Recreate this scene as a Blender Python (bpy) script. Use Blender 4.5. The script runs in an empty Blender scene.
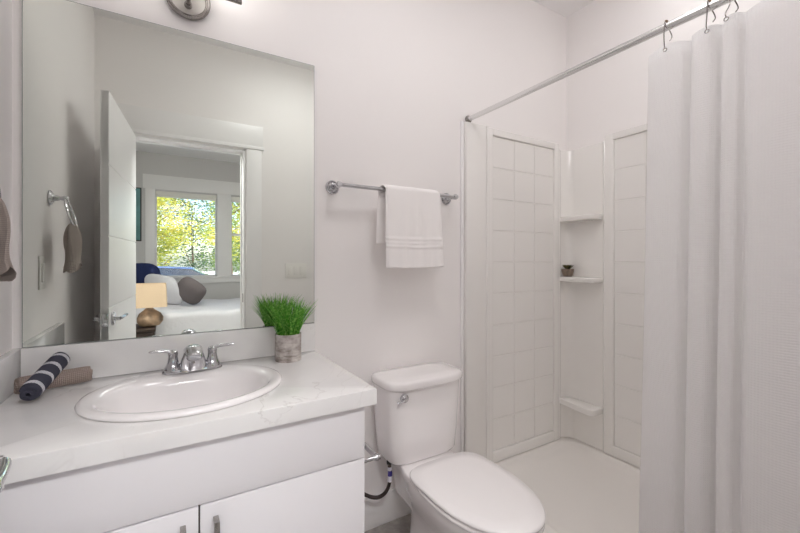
import bpy, bmesh, math, random
from mathutils import Vector, Matrix, noise
random.seed(7)
PI = math.pi
sc = bpy.context.scene
C = sc.collection

# ------------------------------------------------------------------ camera
F_PX, YAW = 386.99, 0.5411
D, H = 1.549, 1.2403
cam_d = bpy.data.cameras.new('camera'); cam = bpy.data.objects.new('camera', cam_d); C.objects.link(cam)
cam.location = (0, -D, H); cam.rotation_euler = (PI/2, 0, -YAW)
cam_d.sensor_width = 36.0; cam_d.lens = 36.0*F_PX/800; cam_d.shift_y = -(266.5-259.74)/800
cam_d.clip_start = 0.01; cam_d.clip_end = 200
sc.camera = cam
# ------------------------------------------------------------------ light and exposure
LAMP_VANITY = 0.8
FILL_CEIL = 3.4  # added fill over the bathroom, no known lamp
FILL_SHOWER = 4.3  # added fill over the shower
FILL_ENTRY = 15.5  # added frontal fill through the doorway
FILL_BEDROOM = 4.0  # added fill inside the bedroom
SUN = 2.6
SKY = 0.18
w = bpy.data.worlds.new('sky'); sc.world = w; w.use_nodes = True
nt = w.node_tree; bg = nt.nodes['Background']
sky = nt.nodes.new('ShaderNodeTexSky'); sky.sky_type = 'NISHITA'; sky.sun_disc = False
sky.sun_elevation = math.radians(48); sky.sun_rotation = math.radians(20); sky.dust_density = 1.5
nt.links.new(sky.outputs['Color'], bg.inputs['Color']); bg.inputs['Strength'].default_value = SKY
sun_d = bpy.data.lights.new('sun', 'SUN'); sun_d.energy = SUN; sun_d.angle = 0.009; sun_d.color = (1, .96, .88)
sun = bpy.data.objects.new('sun', sun_d); C.objects.link(sun); sun.location = (3, 8, 12)
sun.rotation_euler = Vector((-.45, -1.0, -1.05)).to_track_quat('-Z', 'Y').to_euler()
sc.view_settings.view_transform = 'Standard'; sc.view_settings.look = 'None'
sc.view_settings.exposure = 1.50; sc.view_settings.gamma = 1.0; sc.view_settings.use_curve_mapping = False
sc.cycles.max_bounces = 16; sc.cycles.diffuse_bounces = 10; sc.cycles.glossy_bounces = 8
sc.cycles.transmission_bounces = 8; sc.cycles.transparent_max_bounces = 16
sc.cycles.caustics_reflective = False; sc.cycles.caustics_refractive = False
sc.cycles.sample_clamp_indirect = 4.0
sc.cycles.use_denoising = True

# ------------------------------------------------------------------ materials
def rgb(r, g, b):
    def f(c):
        c /= 255
        return c/12.92 if c <= .04045 else ((c+.055)/1.055)**2.4
    return (f(r), f(g), f(b), 1)

class NT:
    def __init__(s, name):
        s.m = bpy.data.materials.new(name); s.m.use_nodes = True; s.t = s.m.node_tree
        s.b = s.t.nodes['Principled BSDF']
    def n(s, typ, **kw):
        k = s.t.nodes.new(typ)
        for a, v in kw.items():
            if a in k.inputs: k.inputs[a].default_value = v
            else: setattr(k, a, v)
        return k
    def l(s, a, b): s.t.links.new(a, b)
    def coord(s, out='Object', scale=(1, 1, 1)):
        tc = s.n('ShaderNodeTexCoord'); mp = s.n('ShaderNodeMapping'); mp.inputs['Scale'].default_value = scale
        s.l(tc.outputs[out], mp.inputs['Vector']); return mp.outputs['Vector']
    def bump(s, h, strength=.2, dist=.002):
        b = s.n('ShaderNodeBump'); b.inputs['Strength'].default_value = strength; b.inputs['Distance'].default_value = dist
        s.l(h, b.inputs['Height']); s.l(b.outputs['Normal'], s.b.inputs['Normal'])
    def ramp(s, fac, stops):
        r = s.n('ShaderNodeValToRGB'); el = r.color_ramp.elements
        while len(el) < len(stops): el.new(0.5)
        for e, (p, c) in zip(el, stops): e.position = p; e.color = c
        s.l(fac, r.inputs['Fac']); return r.outputs['Color']

def plain(name, col, rough=.5, metal=0, noise_scale=None, bump=.1, coat=0, spec=None, var=0.0, dist=.001, **kw):
    k = NT(name); b = k.b
    b.inputs['Base Color'].default_value = col; b.inputs['Roughness'].default_value = rough; b.inputs['Metallic'].default_value = metal
    if coat: b.inputs['Coat Weight'].default_value = coat; b.inputs['Coat Roughness'].default_value = .05
    if spec is not None: b.inputs['Specular IOR Level'].default_value = spec
    if noise_scale:
        nz = k.n('ShaderNodeTexNoise', Scale=noise_scale, Detail=3.0); k.l(k.coord(), nz.inputs['Vector'])
        k.bump(nz.outputs['Fac'], bump, dist)
        if var:
            lo = tuple(c*(1-var) for c in col[:3])+(1,); hi = tuple(min(1, c*(1+var)) for c in col[:3])+(1,)
            k.l(k.ramp(nz.outputs['Fac'], [(.3, lo), (.7, hi)]), b.inputs['Base Color'])
    return k.m

M = {}
M['wall'] = plain('wall_paint', rgb(244, 241, 240), .6, noise_scale=260, bump=.06)
M['ceil'] = plain('ceiling_paint', rgb(242, 241, 241), .8, noise_scale=200, bump=.1)
M['trim'] = plain('trim_paint', rgb(242, 241, 241), .35, noise_scale=60, bump=.02)
M['cabinet'] = plain('cabinet_lacquer', rgb(242, 240, 243), .32, noise_scale=90, bump=.015)
M['shadow_gap'] = plain('gap_shade_paint', rgb(120, 112, 108), .7, noise_scale=90, bump=.05)  # dark tone stands in for the shade between the fronts
M['porcelain'] = plain('porcelain', rgb(243, 240, 240), .12, coat=.5, noise_scale=4, bump=.01)
M['plastic'] = plain('seat_plastic', rgb(244, 241, 241), .22, noise_scale=4, bump=.01)
M['acrylic'] = plain('shower_acrylic', rgb(239, 237, 234), .16, coat=.3, noise_scale=7, bump=.02)
M['pan'] = plain('pan_acrylic', rgb(238, 235, 231), .3, noise_scale=220, bump=.12)
M['chrome'] = plain('chrome', (.58, .58, .60, 1), .08, 1, noise_scale=3, bump=.01)
M['nickel'] = plain('brushed_nickel', (.33, .31, .295, 1), .25, 1, noise_scale=60, bump=.02)
M['bronze'] = plain('aged_bronze', (.25, .17, .11, 1), .35, 1, noise_scale=80, bump=.05)
M['rod'] = plain('satin_rod', (.78, .78, .78, 1), .22, 1, noise_scale=60, bump=.01)
M['mirror'] = plain('mirror_silver', (.83, .87, .82, 1), .0, 1)
M['mirror_edge'] = plain('mirror_edge', (.35, .42, .40, 1), .15, .6, noise_scale=30, bump=.01)
M['dark'] = plain('dark_wood', rgb(52, 40, 34), .5, noise_scale=40, bump=.1, var=.3)
M['hose'] = plain('braided_hose', rgb(62, 52, 50), .5, .3, noise_scale=700, bump=.5)
M['tag'] = plain('tag_plastic', rgb(228, 226, 236), .5, noise_scale=90, bump=.02)
M['tag_blue'] = plain('tag_print', rgb(60, 50, 130), .5, noise_scale=90, bump=.02)
M['rubber'] = plain('rubber', rgb(30, 30, 32), .8, noise_scale=90, bump=.1)
M['switch'] = plain('switch_plastic', rgb(240, 238, 234), .3, noise_scale=30, bump=.01)
M['bed_wall'] = plain('bedroom_paint', rgb(206, 204, 202), .7, noise_scale=200, bump=.05)
M['bed_trim'] = plain('bedroom_trim', rgb(234, 232, 230), .45, noise_scale=50, bump=.02)
M['carpet'] = plain('carpet', rgb(190, 186, 182), .95, noise_scale=400, bump=.6, var=.2)
M['navy'] = plain('navy_cloth', rgb(24, 38, 82), .85, noise_scale=300, bump=.3, var=.2)
M['greycloth'] = plain('grey_cloth', rgb(112, 104, 104), .85, noise_scale=300, bump=.3, var=.15)
M['white_cloth'] = plain('white_cloth', rgb(222, 221, 224), .9, noise_scale=25, bump=.5, dist=.01)
M['shade'] = plain('linen_shade', rgb(226, 200, 168), .8, noise_scale=300, bump=.2, var=.06)
M['driftwood'] = plain('driftwood', rgb(168, 142, 116), .6, noise_scale=14, bump=.8, var=.5, dist=.01)
M['bark'] = plain('bark', rgb(120, 98, 78), .9, noise_scale=20, bump=.6, var=.3)
M['blind'] = plain('blind_cloth', rgb(238, 236, 228), .8, noise_scale=100, bump=.1)
M['tire'] = plain('tire', rgb(28, 28, 30), .85, noise_scale=90, bump=.2)
M['car_white'] = plain('car_white', rgb(235, 236, 240), .25, coat=.6, noise_scale=2, bump=.005)
M['car_blue'] = plain('car_blue', rgb(92, 116, 168), .25, coat=.6, noise_scale=2, bump=.005)
M['carglass'] = plain('car_glass', rgb(40, 48, 62), .08, coat=.6, noise_scale=2, bump=.005)
M['paving'] = plain('paving', rgb(235, 232, 226), .9, noise_scale=3, bump=.2, var=.08)
M['lawn'] = plain('lawn', rgb(120, 140, 60), .95, noise_scale=9, bump=.5, var=.3)
M['teal'] = plain('teal_print', rgb(90, 140, 140), .6, noise_scale=3, bump=.02, var=.3)

def emit(name, col, s):
    k = NT(name); k.b.inputs['Base Color'].default_value = col
    k.b.inputs['Emission Color'].default_value = col; k.b.inputs['Emission Strength'].default_value = s
    return k.m
M['glow_vanity'] = emit('vanity_glass', (1, .97, .93, 1), LAMP_VANITY)
M['fill_ceil'] = emit('ceiling_fill', (1, .98, .985, 1), FILL_CEIL)  # this and the next three glow on added fill lamps
M['fill_shower'] = emit('shower_fill', (1, .985, .98, 1), FILL_SHOWER)
M['fill_bed'] = emit('bedroom_fill', (.97, .98, 1, 1), FILL_BEDROOM)

M['fill_entry'] = emit('entry_fill', (1, .985, .98, 1), FILL_ENTRY)

def leaf_mat(name, cols, ns=2.2):
    k = NT(name); k.b.inputs['Roughness'].default_value = .55
    nz = k.n('ShaderNodeTexNoise', Scale=ns, Detail=4.0); k.l(k.coord(), nz.inputs['Vector'])
    k.l(k.ramp(nz.outputs['Fac'], [(.32, cols[0]), (.5, cols[1]), (.68, cols[2])]), k.b.inputs['Base Color'])
    tr = k.n('ShaderNodeBsdfTranslucent'); mx = k.n('ShaderNodeMixShader'); mx.inputs[0].default_value = .35
    k.l(k.ramp(nz.outputs['Fac'], [(.32, cols[0]), (.5, cols[1]), (.68, cols[2])]), tr.inputs['Color'])
    out = k.t.nodes['Material Output']
    k.l(k.b.outputs[0], mx.inputs[1]); k.l(tr.outputs[0], mx.inputs[2]); k.l(mx.outputs[0], out.inputs['Surface'])
    return k.m
M['leaf_yellow'] = leaf_mat('leaf_yellow', [rgb(126, 150, 62), rgb(196, 196, 84), rgb(232, 206, 104)])
M['leaf_green'] = leaf_mat('leaf_green', [rgb(60, 95, 50), rgb(110, 140, 60), rgb(170, 175, 80)])
M['leaf_dark'] = leaf_mat('leaf_dark', [rgb(50, 80, 65), rgb(75, 105, 75), rgb(120, 135, 70)])
M['grass'] = leaf_mat('grass_blade', [rgb(48, 128, 36), rgb(108, 182, 62), rgb(186, 226, 128)], 130)
M['succulent'] = leaf_mat('succulent', [rgb(26, 24, 14), rgb(62, 66, 26), rgb(120, 110, 60)], 60)

def window_glass():
    k = NT('window_glass'); out = k.t.nodes['Material Output']
    tr = k.n('ShaderNodeBsdfTransparent'); gl = k.n('ShaderNodeBsdfGlossy', Roughness=.02)
    fr = k.n('ShaderNodeFresnel', IOR=1.35); mx = k.n('ShaderNodeMixShader')
    k.l(fr.outputs[0], mx.inputs[0]); k.l(tr.outputs[0], mx.inputs[1]); k.l(gl.outputs[0], mx.inputs[2])
    k.l(mx.outputs[0], out.inputs['Surface']); return k.m
M['glass'] = window_glass()

def quartz():
    k = NT('quartz'); b = k.b; b.inputs['Roughness'].default_value = .1; b.inputs['Coat Weight'].default_value = .4
    v = k.coord(scale=(1, 1, 1))
    n1 = k.n('ShaderNodeTexNoise', Scale=3.2, Detail=5.0, Distortion=1.2); k.l(v, n1.inputs['Vector'])
    cloud = k.ramp(n1.outputs['Fac'], [(.3, rgb(232, 231, 231)), (.7, rgb(242, 241, 240))])
    n2 = k.n('ShaderNodeTexNoise', Scale=1.9, Detail=6.0, Distortion=2.0); k.l(v, n2.inputs['Vector'])
    sb = k.n('ShaderNodeMath', operation='SUBTRACT'); sb.inputs[1].default_value = .5; k.l(n2.outputs['Fac'], sb.inputs[0])
    ab = k.n('ShaderNodeMath', operation='ABSOLUTE'); k.l(sb.outputs[0], ab.inputs[0])
    vein = k.ramp(ab.outputs[0], [(.0, (1, 1, 1, 1)), (.006, (0, 0, 0, 1))])
    n3 = k.n('ShaderNodeTexNoise', Scale=2.5, Detail=2.0); k.l(v, n3.inputs['Vector'])
    gate = k.ramp(n3.outputs['Fac'], [(.5, (0, 0, 0, 1)), (.62, (.32, .32, .32, 1))])
    mu = k.n('ShaderNodeMath', operation='MULTIPLY'); k.l(vein, mu.inputs[0]); k.l(gate, mu.inputs[1])
    mx = k.n('ShaderNodeMix', data_type='RGBA'); k.l(mu.outputs[0], mx.inputs['Factor'])
    k.l(cloud, mx.inputs['A']); mx.inputs['B'].default_value = rgb(168, 160, 156)
    k.l(mx.outputs['Result'], b.inputs['Base Color']); return k.m
M['quartz'] = quartz()

def floor_mat():
    k = NT('grey_tile'); b = k.b; b.inputs['Roughness'].default_value = .4
    v = k.coord(); nz = k.n('ShaderNodeTexNoise', Scale=9, Detail=8.0, Roughness=.7, Distortion=.8); k.l(v, nz.inputs['Vector'])
    c = k.ramp(nz.outputs['Fac'], [(.3, rgb(118, 112, 108)), (.55, rgb(156, 150, 146)), (.75, rgb(188, 183, 178))])
    br = k.n('ShaderNodeTexBrick', Scale=1.0); br.offset = .5
    br.inputs['Mortar Size'].default_value = .003; br.inputs['Brick Width'].default_value = .6; br.inputs['Row Height'].default_value = .3
    br.inputs['Color1'].default_value = (1, 1, 1, 1); br.inputs['Color2'].default_value = (1, 1, 1, 1); br.inputs['Mortar'].default_value = (.5, .5, .5, 1)
    k.l(v, br.inputs['Vector'])
    mx = k.n('ShaderNodeMix', data_type='RGBA', blend_type='MULTIPLY'); mx.inputs['Factor'].default_value = 1
    k.l(c, mx.inputs['A']); k.l(br.outputs['Color'], mx.inputs['B']); k.l(mx.outputs['Result'], b.inputs['Base Color'])
    k.bump(nz.outputs['Fac'], .1); return k.m
M['floor'] = floor_mat()

def waffle(name, col, cell=.0055, strength=.5, var=0.0, sheer=0.0):
    """woven waffle cloth; UVs are in metres along the cloth"""
    k = NT(name); b = k.b; b.inputs['Base Color'].default_value = col; b.inputs['Roughness'].default_value = .9
    b.inputs['Specular IOR Level'].default_value = .15
    tc = k.n('ShaderNodeTexCoord'); sx = k.n('ShaderNodeSeparateXYZ'); k.l(tc.outputs['UV'], sx.inputs[0])
    outs = []
    for ax in ('X', 'Y'):
        m1 = k.n('ShaderNodeMath', operation='MULTIPLY'); m1.inputs[1].default_value = 2*PI/cell; k.l(sx.outputs[ax], m1.inputs[0])
        s1 = k.n('ShaderNodeMath', operation='SINE'); k.l(m1.outputs[0], s1.inputs[0]); outs.append(s1)
    ad = k.n('ShaderNodeMath', operation='ADD'); k.l(outs[0].outputs[0], ad.inputs[0]); k.l(outs[1].outputs[0], ad.inputs[1])
    k.bump(ad.outputs[0], strength, .0012)
    if var:  # self-shade of the weave put into the colour: pits darker, ridges lighter
        mr = k.n('ShaderNodeMapRange'); mr.inputs['From Min'].default_value = -2; mr.inputs['From Max'].default_value = 2; k.l(ad.outputs[0], mr.inputs['Value'])
        lo = tuple(c*(1-var) for c in col[:3])+(1,); hi = tuple(min(1, c*(1+var)) for c in col[:3])+(1,)
        k.l(k.ramp(mr.outputs[0], [(0, lo), (1, hi)]), b.inputs['Base Color'])
    if sheer:
        tr = k.n('ShaderNodeBsdfTranslucent'); tr.inputs['Color'].default_value = col
        mx = k.n('ShaderNodeMixShader'); mx.inputs[0].default_value = sheer; out = k.t.nodes['Material Output']
        k.l(b.outputs[0], mx.inputs[1]); k.l(tr.outputs[0], mx.inputs[2]); k.l(mx.outputs[0], out.inputs['Surface'])
    return k.m
M['curtain'] = waffle('curtain_waffle', rgb(252, 251, 251), .0068, .38, var=.012, sheer=.34)
M['brown_towel'] = waffle('brown_waffle_towel', rgb(170, 154, 146), .0045, .7, .22)
M['grey_towel'] = waffle('grey_waffle_towel', rgb(182, 170, 163), .0048, .7, .2)
M['terry'] = plain('white_terry', rgb(250, 247, 246), .95, noise_scale=420, bump=.7, spec=.1)

def striped():
    k = NT('striped_towel'); b = k.b; b.inputs['Roughness'].default_value = .95; b.inputs['Specular IOR Level'].default_value = .1
    tc = k.n('ShaderNodeTexCoord'); sx = k.n('ShaderNodeSeparateXYZ'); k.l(tc.outputs['UV'], sx.inputs[0])
    # v runs along the roll (m); white woven bands every 4.6 cm
    a = k.n('ShaderNodeMath', operation='ADD'); a.inputs[1].default_value = .034; k.l(sx.outputs['Y'], a.inputs[0])
    mo = k.n('ShaderNodeMath', operation='MODULO'); mo.inputs[1].default_value = .046; k.l(a.outputs[0], mo.inputs[0])
    lt = k.n('ShaderNodeMath', operation='LESS_THAN'); lt.inputs[1].default_value = .012; k.l(mo.outputs[0], lt.inputs[0])
    s = []
    for ax, p in (('X', .0058), ('Y', .004)):
        m1 = k.n('ShaderNodeMath', operation='MULTIPLY'); m1.inputs[1].default_value = 2*PI/p; k.l(sx.outputs[ax], m1.inputs[0])
        s1 = k.n('ShaderNodeMath', operation='SINE'); k.l(m1.outputs[0], s1.inputs[0]); s.append(s1)
    pr = k.n('ShaderNodeMath', operation='MULTIPLY'); k.l(s[0].outputs[0], pr.inputs[0]); k.l(s[1].outputs[0], pr.inputs[1])
    gt = k.n('ShaderNodeMath', operation='GREATER_THAN'); gt.inputs[1].default_value = -.3; k.l(pr.outputs[0], gt.inputs[0])
    mu = k.n('ShaderNodeMath', operation='MULTIPLY'); k.l(lt.outputs[0], mu.inputs[0]); k.l(gt.outputs[0], mu.inputs[1])
    mx = k.n('ShaderNodeMix', data_type='RGBA'); k.l(mu.outputs[0], mx.inputs['Factor'])
    mx.inputs['A'].default_value = rgb(72, 72, 84); mx.inputs['B'].default_value = rgb(226, 226, 232)
    k.l(mx.outputs['Result'], b.inputs['Base Color']); k.bump(pr.outputs[0], .5, .001); return k.m
M['striped'] = striped()

def birch():
    k = NT('birch_pot'); b = k.b; b.inputs['Roughness'].default_value = .85
    v = k.coord(scale=(14, 14, 60)); nz = k.n('ShaderNodeTexNoise', Scale=1.0, Detail=5.0, Roughness=.7); k.l(v, nz.inputs['Vector'])
    v2 = k.coord(scale=(22, 22, 22)); n2 = k.n('ShaderNodeTexNoise', Scale=1.4, Detail=3.0); k.l(v2, n2.inputs['Vector'])
    a = k.ramp(nz.outputs['Fac'], [(.3, rgb(138, 130, 126)), (.45, rgb(200, 194, 190)), (.7, rgb(232, 228, 226))])
    c = k.ramp(n2.outputs['Fac'], [(.35, rgb(170, 158, 152)), (.6, rgb(240, 238, 236))])
    mx = k.n('ShaderNodeMix', data_type='RGBA', blend_type='MULTIPLY'); mx.inputs['Factor'].default_value = .8
    k.l(a, mx.inputs['A']); k.l(c, mx.inputs['B']); k.l(mx.outputs['Result'], b.inputs['Base Color'])
    k.bump(nz.outputs['Fac'], .6, .003); return k.m
M['birch'] = birch()
M['stone_pot'] = plain('stone_pot', rgb(128, 112, 98), .7, noise_scale=60, bump=.5, var=.3)
M['soil'] = plain('soil', rgb(40, 34, 26), .95, noise_scale=200, bump=.8, var=.3)

# ------------------------------------------------------------------ mesh building
class MB:
    def __init__(s): s.v = []; s.f = []; s.uv = []
    def add(s, vs, fs, uvs=None):
        o = len(s.v); s.v += [Vector(p) for p in vs]; s.f += [tuple(i+o for i in f) for f in fs]
        s.uv += uvs if uvs else [(0, 0)]*len(vs); return s
    def box(s, x0, x1, y0, y1, z0, z1, bev=0, seg=2, mat=None):
        bm = bmesh.new(); bmesh.ops.create_cube(bm, size=1)
        for v in bm.verts:
            v.co = Vector(((x0+x1)/2+v.co.x*(x1-x0), (y0+y1)/2+v.co.y*(y1-y0), (z0+z1)/2+v.co.z*(z1-z0)))
        if bev: bmesh.ops.bevel(bm, geom=bm.edges[:], offset=bev, segments=seg, profile=.5, affect='EDGES')
        return s.frombm(bm, mat)
    def frombm(s, bm, mat=None):
        bm.verts.index_update()
        vs = [(mat @ v.co if mat else v.co.copy()) for v in bm.verts]
        s.add(vs, [[v.index for v in f.verts] for f in bm.faces]); bm.free(); return s
    def loft(s, rings, cap0=True, cap1=True, closed=True, uvs=None):
        n = len(rings[0]); vs = [p for r in rings for p in r]; fs = []
        for i in range(len(rings)-1):
            for j in range(n if closed else n-1):
                k = (j+1) % n; fs.append((i*n+j, i*n+k, (i+1)*n+k, (i+1)*n+j))
        if closed and cap0: fs.append(tuple(range(n))[::-1])
        if closed and cap1: fs.append(tuple((len(rings)-1)*n+j for j in range(n)))
        return s.add(vs, fs, uvs)
    def tube(s, pts, r, seg=12, closed=False, flat=1.0):
        pts = [Vector(p) for p in pts]; n = len(pts); rs = r if isinstance(r, (list, tuple)) else [r]*n
        T = []
        for i in range(n):
            a = pts[(i-1) % n] if (closed or i > 0) else pts[i]; b = pts[(i+1) % n] if (closed or i < n-1) else pts[i]
            T.append((b-a).normalized())
        up = Vector((0, 0, 1)) if abs(T[0].z) < .9 else Vector((1, 0, 0))
        nrm = (up-T[0]*up.dot(T[0])).normalized(); rings = []
        for i in range(n):
            nrm = (nrm-T[i]*nrm.dot(T[i])).normalized(); bi = T[i].cross(nrm)
            rings.append([pts[i]+(bi*math.cos(a)+nrm*math.sin(a)*flat)*rs[i] for a in [2*PI*j/seg for j in range(seg)]])
        if closed: rings.append(rings[0]); return s.loft(rings, False, False)
        return s.loft(rings)
    def lathe(s, prof, c=(0, 0, 0), axis='z', seg=32):
        """prof: list of (radius, height)"""
        rings = []
        for r, h in prof:
            ring = []
            for j in range(seg):
                a = 2*PI*j/seg; p = (r*math.cos(a), r*math.sin(a), h)
                if axis == 'y': p = (p[0], -p[2], p[1])       # height runs to -y
                elif axis == 'x': p = (p[2], p[0], p[1])
                ring.append(Vector(c)+Vector(p))
            rings.append(ring)
        return s.loft(rings)
    def prism(s, poly, z0, z1, bev=0):
        bm = bmesh.new(); vs = [bm.verts.new((x, y, z0)) for x, y in poly]; f = bm.faces.new(vs)
        r = bmesh.ops.extrude_face_region(bm, geom=[f])
        for v in [g for g in r['geom'] if isinstance(g, bmesh.types.BMVert)]: v.co.z = z1
        bmesh.ops.recalc_face_normals(bm, faces=bm.faces[:])
        if bev:
            es = [e for e in bm.edges if abs(e.verts[0].co.z-e.verts[1].co.z) < 1e-6]
            bmesh.ops.bevel(bm, geom=es, offset=bev, segments=3, profile=.5, affect='EDGES')
        return s.frombm(bm)
    def xform(s, m):
        s.v = [m @ p for p in s.v]; return s

def origin_of(o):
    p = Vector((0, 0, 0))
    while o: p += o.location; o = o.parent
    return p
def obj(name, mb, mat, parent=None, smooth=True, angle=35, origin=None, recalc=True):
    me = bpy.data.meshes.new(name)
    if parent: org = origin_of(parent)
    elif origin: org = Vector(origin)
    else:
        lo = [min(p[i] for p in mb.v) for i in range(3)]; hi = [max(p[i] for p in mb.v) for i in range(3)]
        org = Vector(((lo[0]+hi[0])/2, (lo[1]+hi[1])/2, lo[2]))
    me.from_pydata([p-org for p in mb.v], [], mb.f)
    uvl = me.uv_layers.new(name='UVMap')
    li = [0]*len(me.loops); me.loops.foreach_get('vertex_index', li)
    flat = []
    for i in li: flat += mb.uv[i]
    uvl.data.foreach_set('uv', flat)
    if recalc:
        bm = bmesh.new(); bm.from_mesh(me); bmesh.ops.recalc_face_normals(bm, faces=bm.faces[:]); bm.to_mesh(me); bm.free()
    if smooth:
        me.shade_smooth(); me.set_sharp_from_angle(angle=math.radians(angle))
    me.materials.append(M[mat]); me.update()
    o = bpy.data.objects.new(name, me); C.objects.link(o)
    if parent: o.parent = parent
    else: o.location = org
    return o
def thing(name, label, cat, loc=(0, 0, 0), group=None):
    o = bpy.data.objects.new(name, None); C.objects.link(o); o.location = loc; o.empty_display_size = .05
    return tag(o, label, cat, group)
def tag(o, label=None, cat=None, group=None, kind=None):
    if label: o['label'] = label
    if cat: o['category'] = cat
    if group: o['group'] = group
    if kind: o['kind'] = kind
    return o
def struct(name, mb, mat, **kw):
    return tag(obj(name, mb, mat, **kw), kind='structure')
def spline(ctrl, n):
    """Catmull-Rom through control tuples"""
    P = [Vector(c) for c in ctrl]; P = [2*P[0]-P[1]]+P+[2*P[-1]-P[-2]]; out = []; m = len(P)-3
    for i in range(n):
        t = i/(n-1)*m; k = min(int(t), m-1); t -= k; a, b, c, d = P[k:k+4]
        out.append(.5*((2*b)+(c-a)*t+(2*a-5*b+4*c-d)*t*t+(3*b-a-3*c+d)*t**3))
    return out
def spow(v, e): return math.copysign(abs(v)**e, v)
def rrect(cx, cy, hx, hy, z, n=4.0, seg=48):
    return [Vector((cx+hx*spow(math.cos(a), 2/n), cy+hy*spow(math.sin(a), 2/n), z)) for a in [2*PI*(j+.5)/seg for j in range(seg)]]

# ================================================================== SETTING
FZ = .045; CZ = 2.764
XL, XR = -.388, 2.1516
YF0, YF1 = -1.498, -1.618            # wall with the doorway
DX0, DX1, DZ = -.212, .492, 2.052
T = .1
BX0, BX1, BY = -.95, 2.6, -5.0       # bedroom
struct('floor', MB().box(XL-T, XR+T, T, YF1, FZ-T, FZ), 'floor', smooth=False)
struct('ceiling', MB().box(XL-T, XR+T, T, YF1, CZ, CZ+T), 'ceil', smooth=False)
struct('wall_back', MB().box(XL-T, XR+T, 0, T, FZ, CZ), 'wall', smooth=False)
struct('wall_left', MB().box(XL-T, XL, YF0, 0, FZ, CZ), 'wall', smooth=False)
struct('wall_right', MB().box(XR, XR+T, YF0, 0, FZ, CZ), 'wall', smooth=False)
wf = MB().box(BX0-T, DX0, YF1, YF0, FZ, CZ).box(DX1, BX1+T, YF1, YF0, FZ, CZ).box(DX0, DX1, YF1, YF0, DZ, CZ)
struct('wall_front', wf, 'wall', smooth=False)
# door casing on the bathroom side: jamb lining, side casings, head casing
jl = MB().box(DX1-.012, DX1, YF1-.002, YF0+.002, FZ, DZ).box(DX0, DX0+.012, YF1-.002, YF0+.002, FZ, DZ).box(DX0, DX1, YF1-.002, YF0+.002, DZ-.012, DZ)
jl.box(DX1-.020, DX1-.012, -1.60, -1.575, FZ, DZ-.012).box(DX0+.012, DX1-.012, -1.60, -1.575, DZ-.024, DZ-.012)
struct('trim_1', jl, 'trim', smooth=False)
struct('trim_2', MB().box(DX1+.006, DX1+.112, YF0, YF0+.017, FZ, DZ+.006, .002), 'trim')
struct('trim_3', MB().box(DX0-.1, DX0-.006, YF0, YF0+.017, FZ, DZ+.006, .002), 'trim')
struct('trim_4', MB().box(DX0-.12, DX1+.13, YF0, YF0+.024, DZ+.006, DZ+.03, .003).box(DX0-.11, DX1+.122, YF0, YF0+.019, DZ+.03, DZ+.18, .002), 'trim')
struct('baseboard_back', MB().box(.49, 1.31, -.014, 0, FZ, FZ+.14, .004), 'trim')
struct('baseboard_front', MB().box(DX1+.115, 1.28, YF0, YF0+.014, FZ, FZ+.14, .004), 'trim')
struct('baseboard_left', MB().box(XL, XL+.014, YF0+.02, -.56, FZ, FZ+.14, .004), 'trim')
# narrow trim where the shower alcove starts
struct('trim_5', MB().box(1.292, 1.312, -.010, 0, FZ, 1.955, .003), 'trim')

# open door leaf with levers
def door_leaf():
    w_, th = .748, .035
    # local frame: hinge at origin, +X along the leaf, leaf face (seen side) at local y=+th
    m = MB()
    hs = [FZ+.01]+[.338*k for k in range(1, 6)]+[.0+2.037]
    m.box(0, w_, .004, th-.004, FZ+.01, .0+2.037)
    for a, b in zip(hs[:-1], hs[1:]):
        m.box(0, w_, 0, th, a+(.0025 if a > .1 else 0), b-(.0025 if b < 2 else 0), .002, 1)
    ang = math.radians(90+4.7)
    R = Matrix.Translation((DX0+.003, YF0+.012, 0)) @ Matrix.Rotation(ang, 4, 'Z') @ Matrix.Translation((0, -th, 0))
    m.xform(R)
    d = struct('door_1', m, 'trim', origin=(DX0, YF0+.012, FZ))
    # hinge leaf plate, levers both sides, latch
    for side, sgn in ((0, -1), (th, 1)):
        lv = MB(); zc = .955; xc = w_-.062
        y = side
        lv.lathe([(.0, 0), (.033, 0), (.033, .006), (.028, .011), (.0, .011)], (0, 0, 0), 'z', 28)
        lv.lathe([(.0, .010), (.011, .010), (.0105, .033), (.0, .033)], (0, 0, 0), 'z', 18)
        lv.xform(Matrix.Rotation(-PI/2*sgn, 4, 'X'))
        arm = MB().tube(spline([(0, sgn*.031, 0), (-.02, sgn*.034, 0), (-.055, sgn*.036, .001), (-.088, sgn*.040, .003), (-.106, sgn*.044, .006)], 16), [.0105]*3+[.010]*5+[.009]*5+[.008, .007, .0055], 12, flat=.8)
        lv.add(arm.v, arm.f)
        lv.xform(R @ Matrix.Translation((xc, y, zc)))
        obj('door_lever', lv, 'chrome', d)
    lt = MB().box(w_-.0005, w_+.0015, .006, th-.006, .925, .985, .0008).lathe([(0, 0), (.008, 0), (.008, .009), (0, .009)], (w_+.001, th/2, .955), 'x', 16)
    obj('latch', lt.xform(R), 'chrome', d)
    for z in (.25, 1.1, 1.85):
        hg = MB().tube([(DX0-.002, YF0+.021, z-.045), (DX0-.002, YF0+.021, z+.045)], .006, 12)
        obj('hinge', hg, 'nickel', d)
door_leaf()
# strike plate on the far jamb
strike = MB().box(DX1-.0135, DX1-.0115, -1.54, -1.515, .925, .99, .0005)
tag(obj('strike_plate', strike, 'nickel'), 'small metal strike plate set in the right jamb of the bathroom doorway', 'strike plate')

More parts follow.
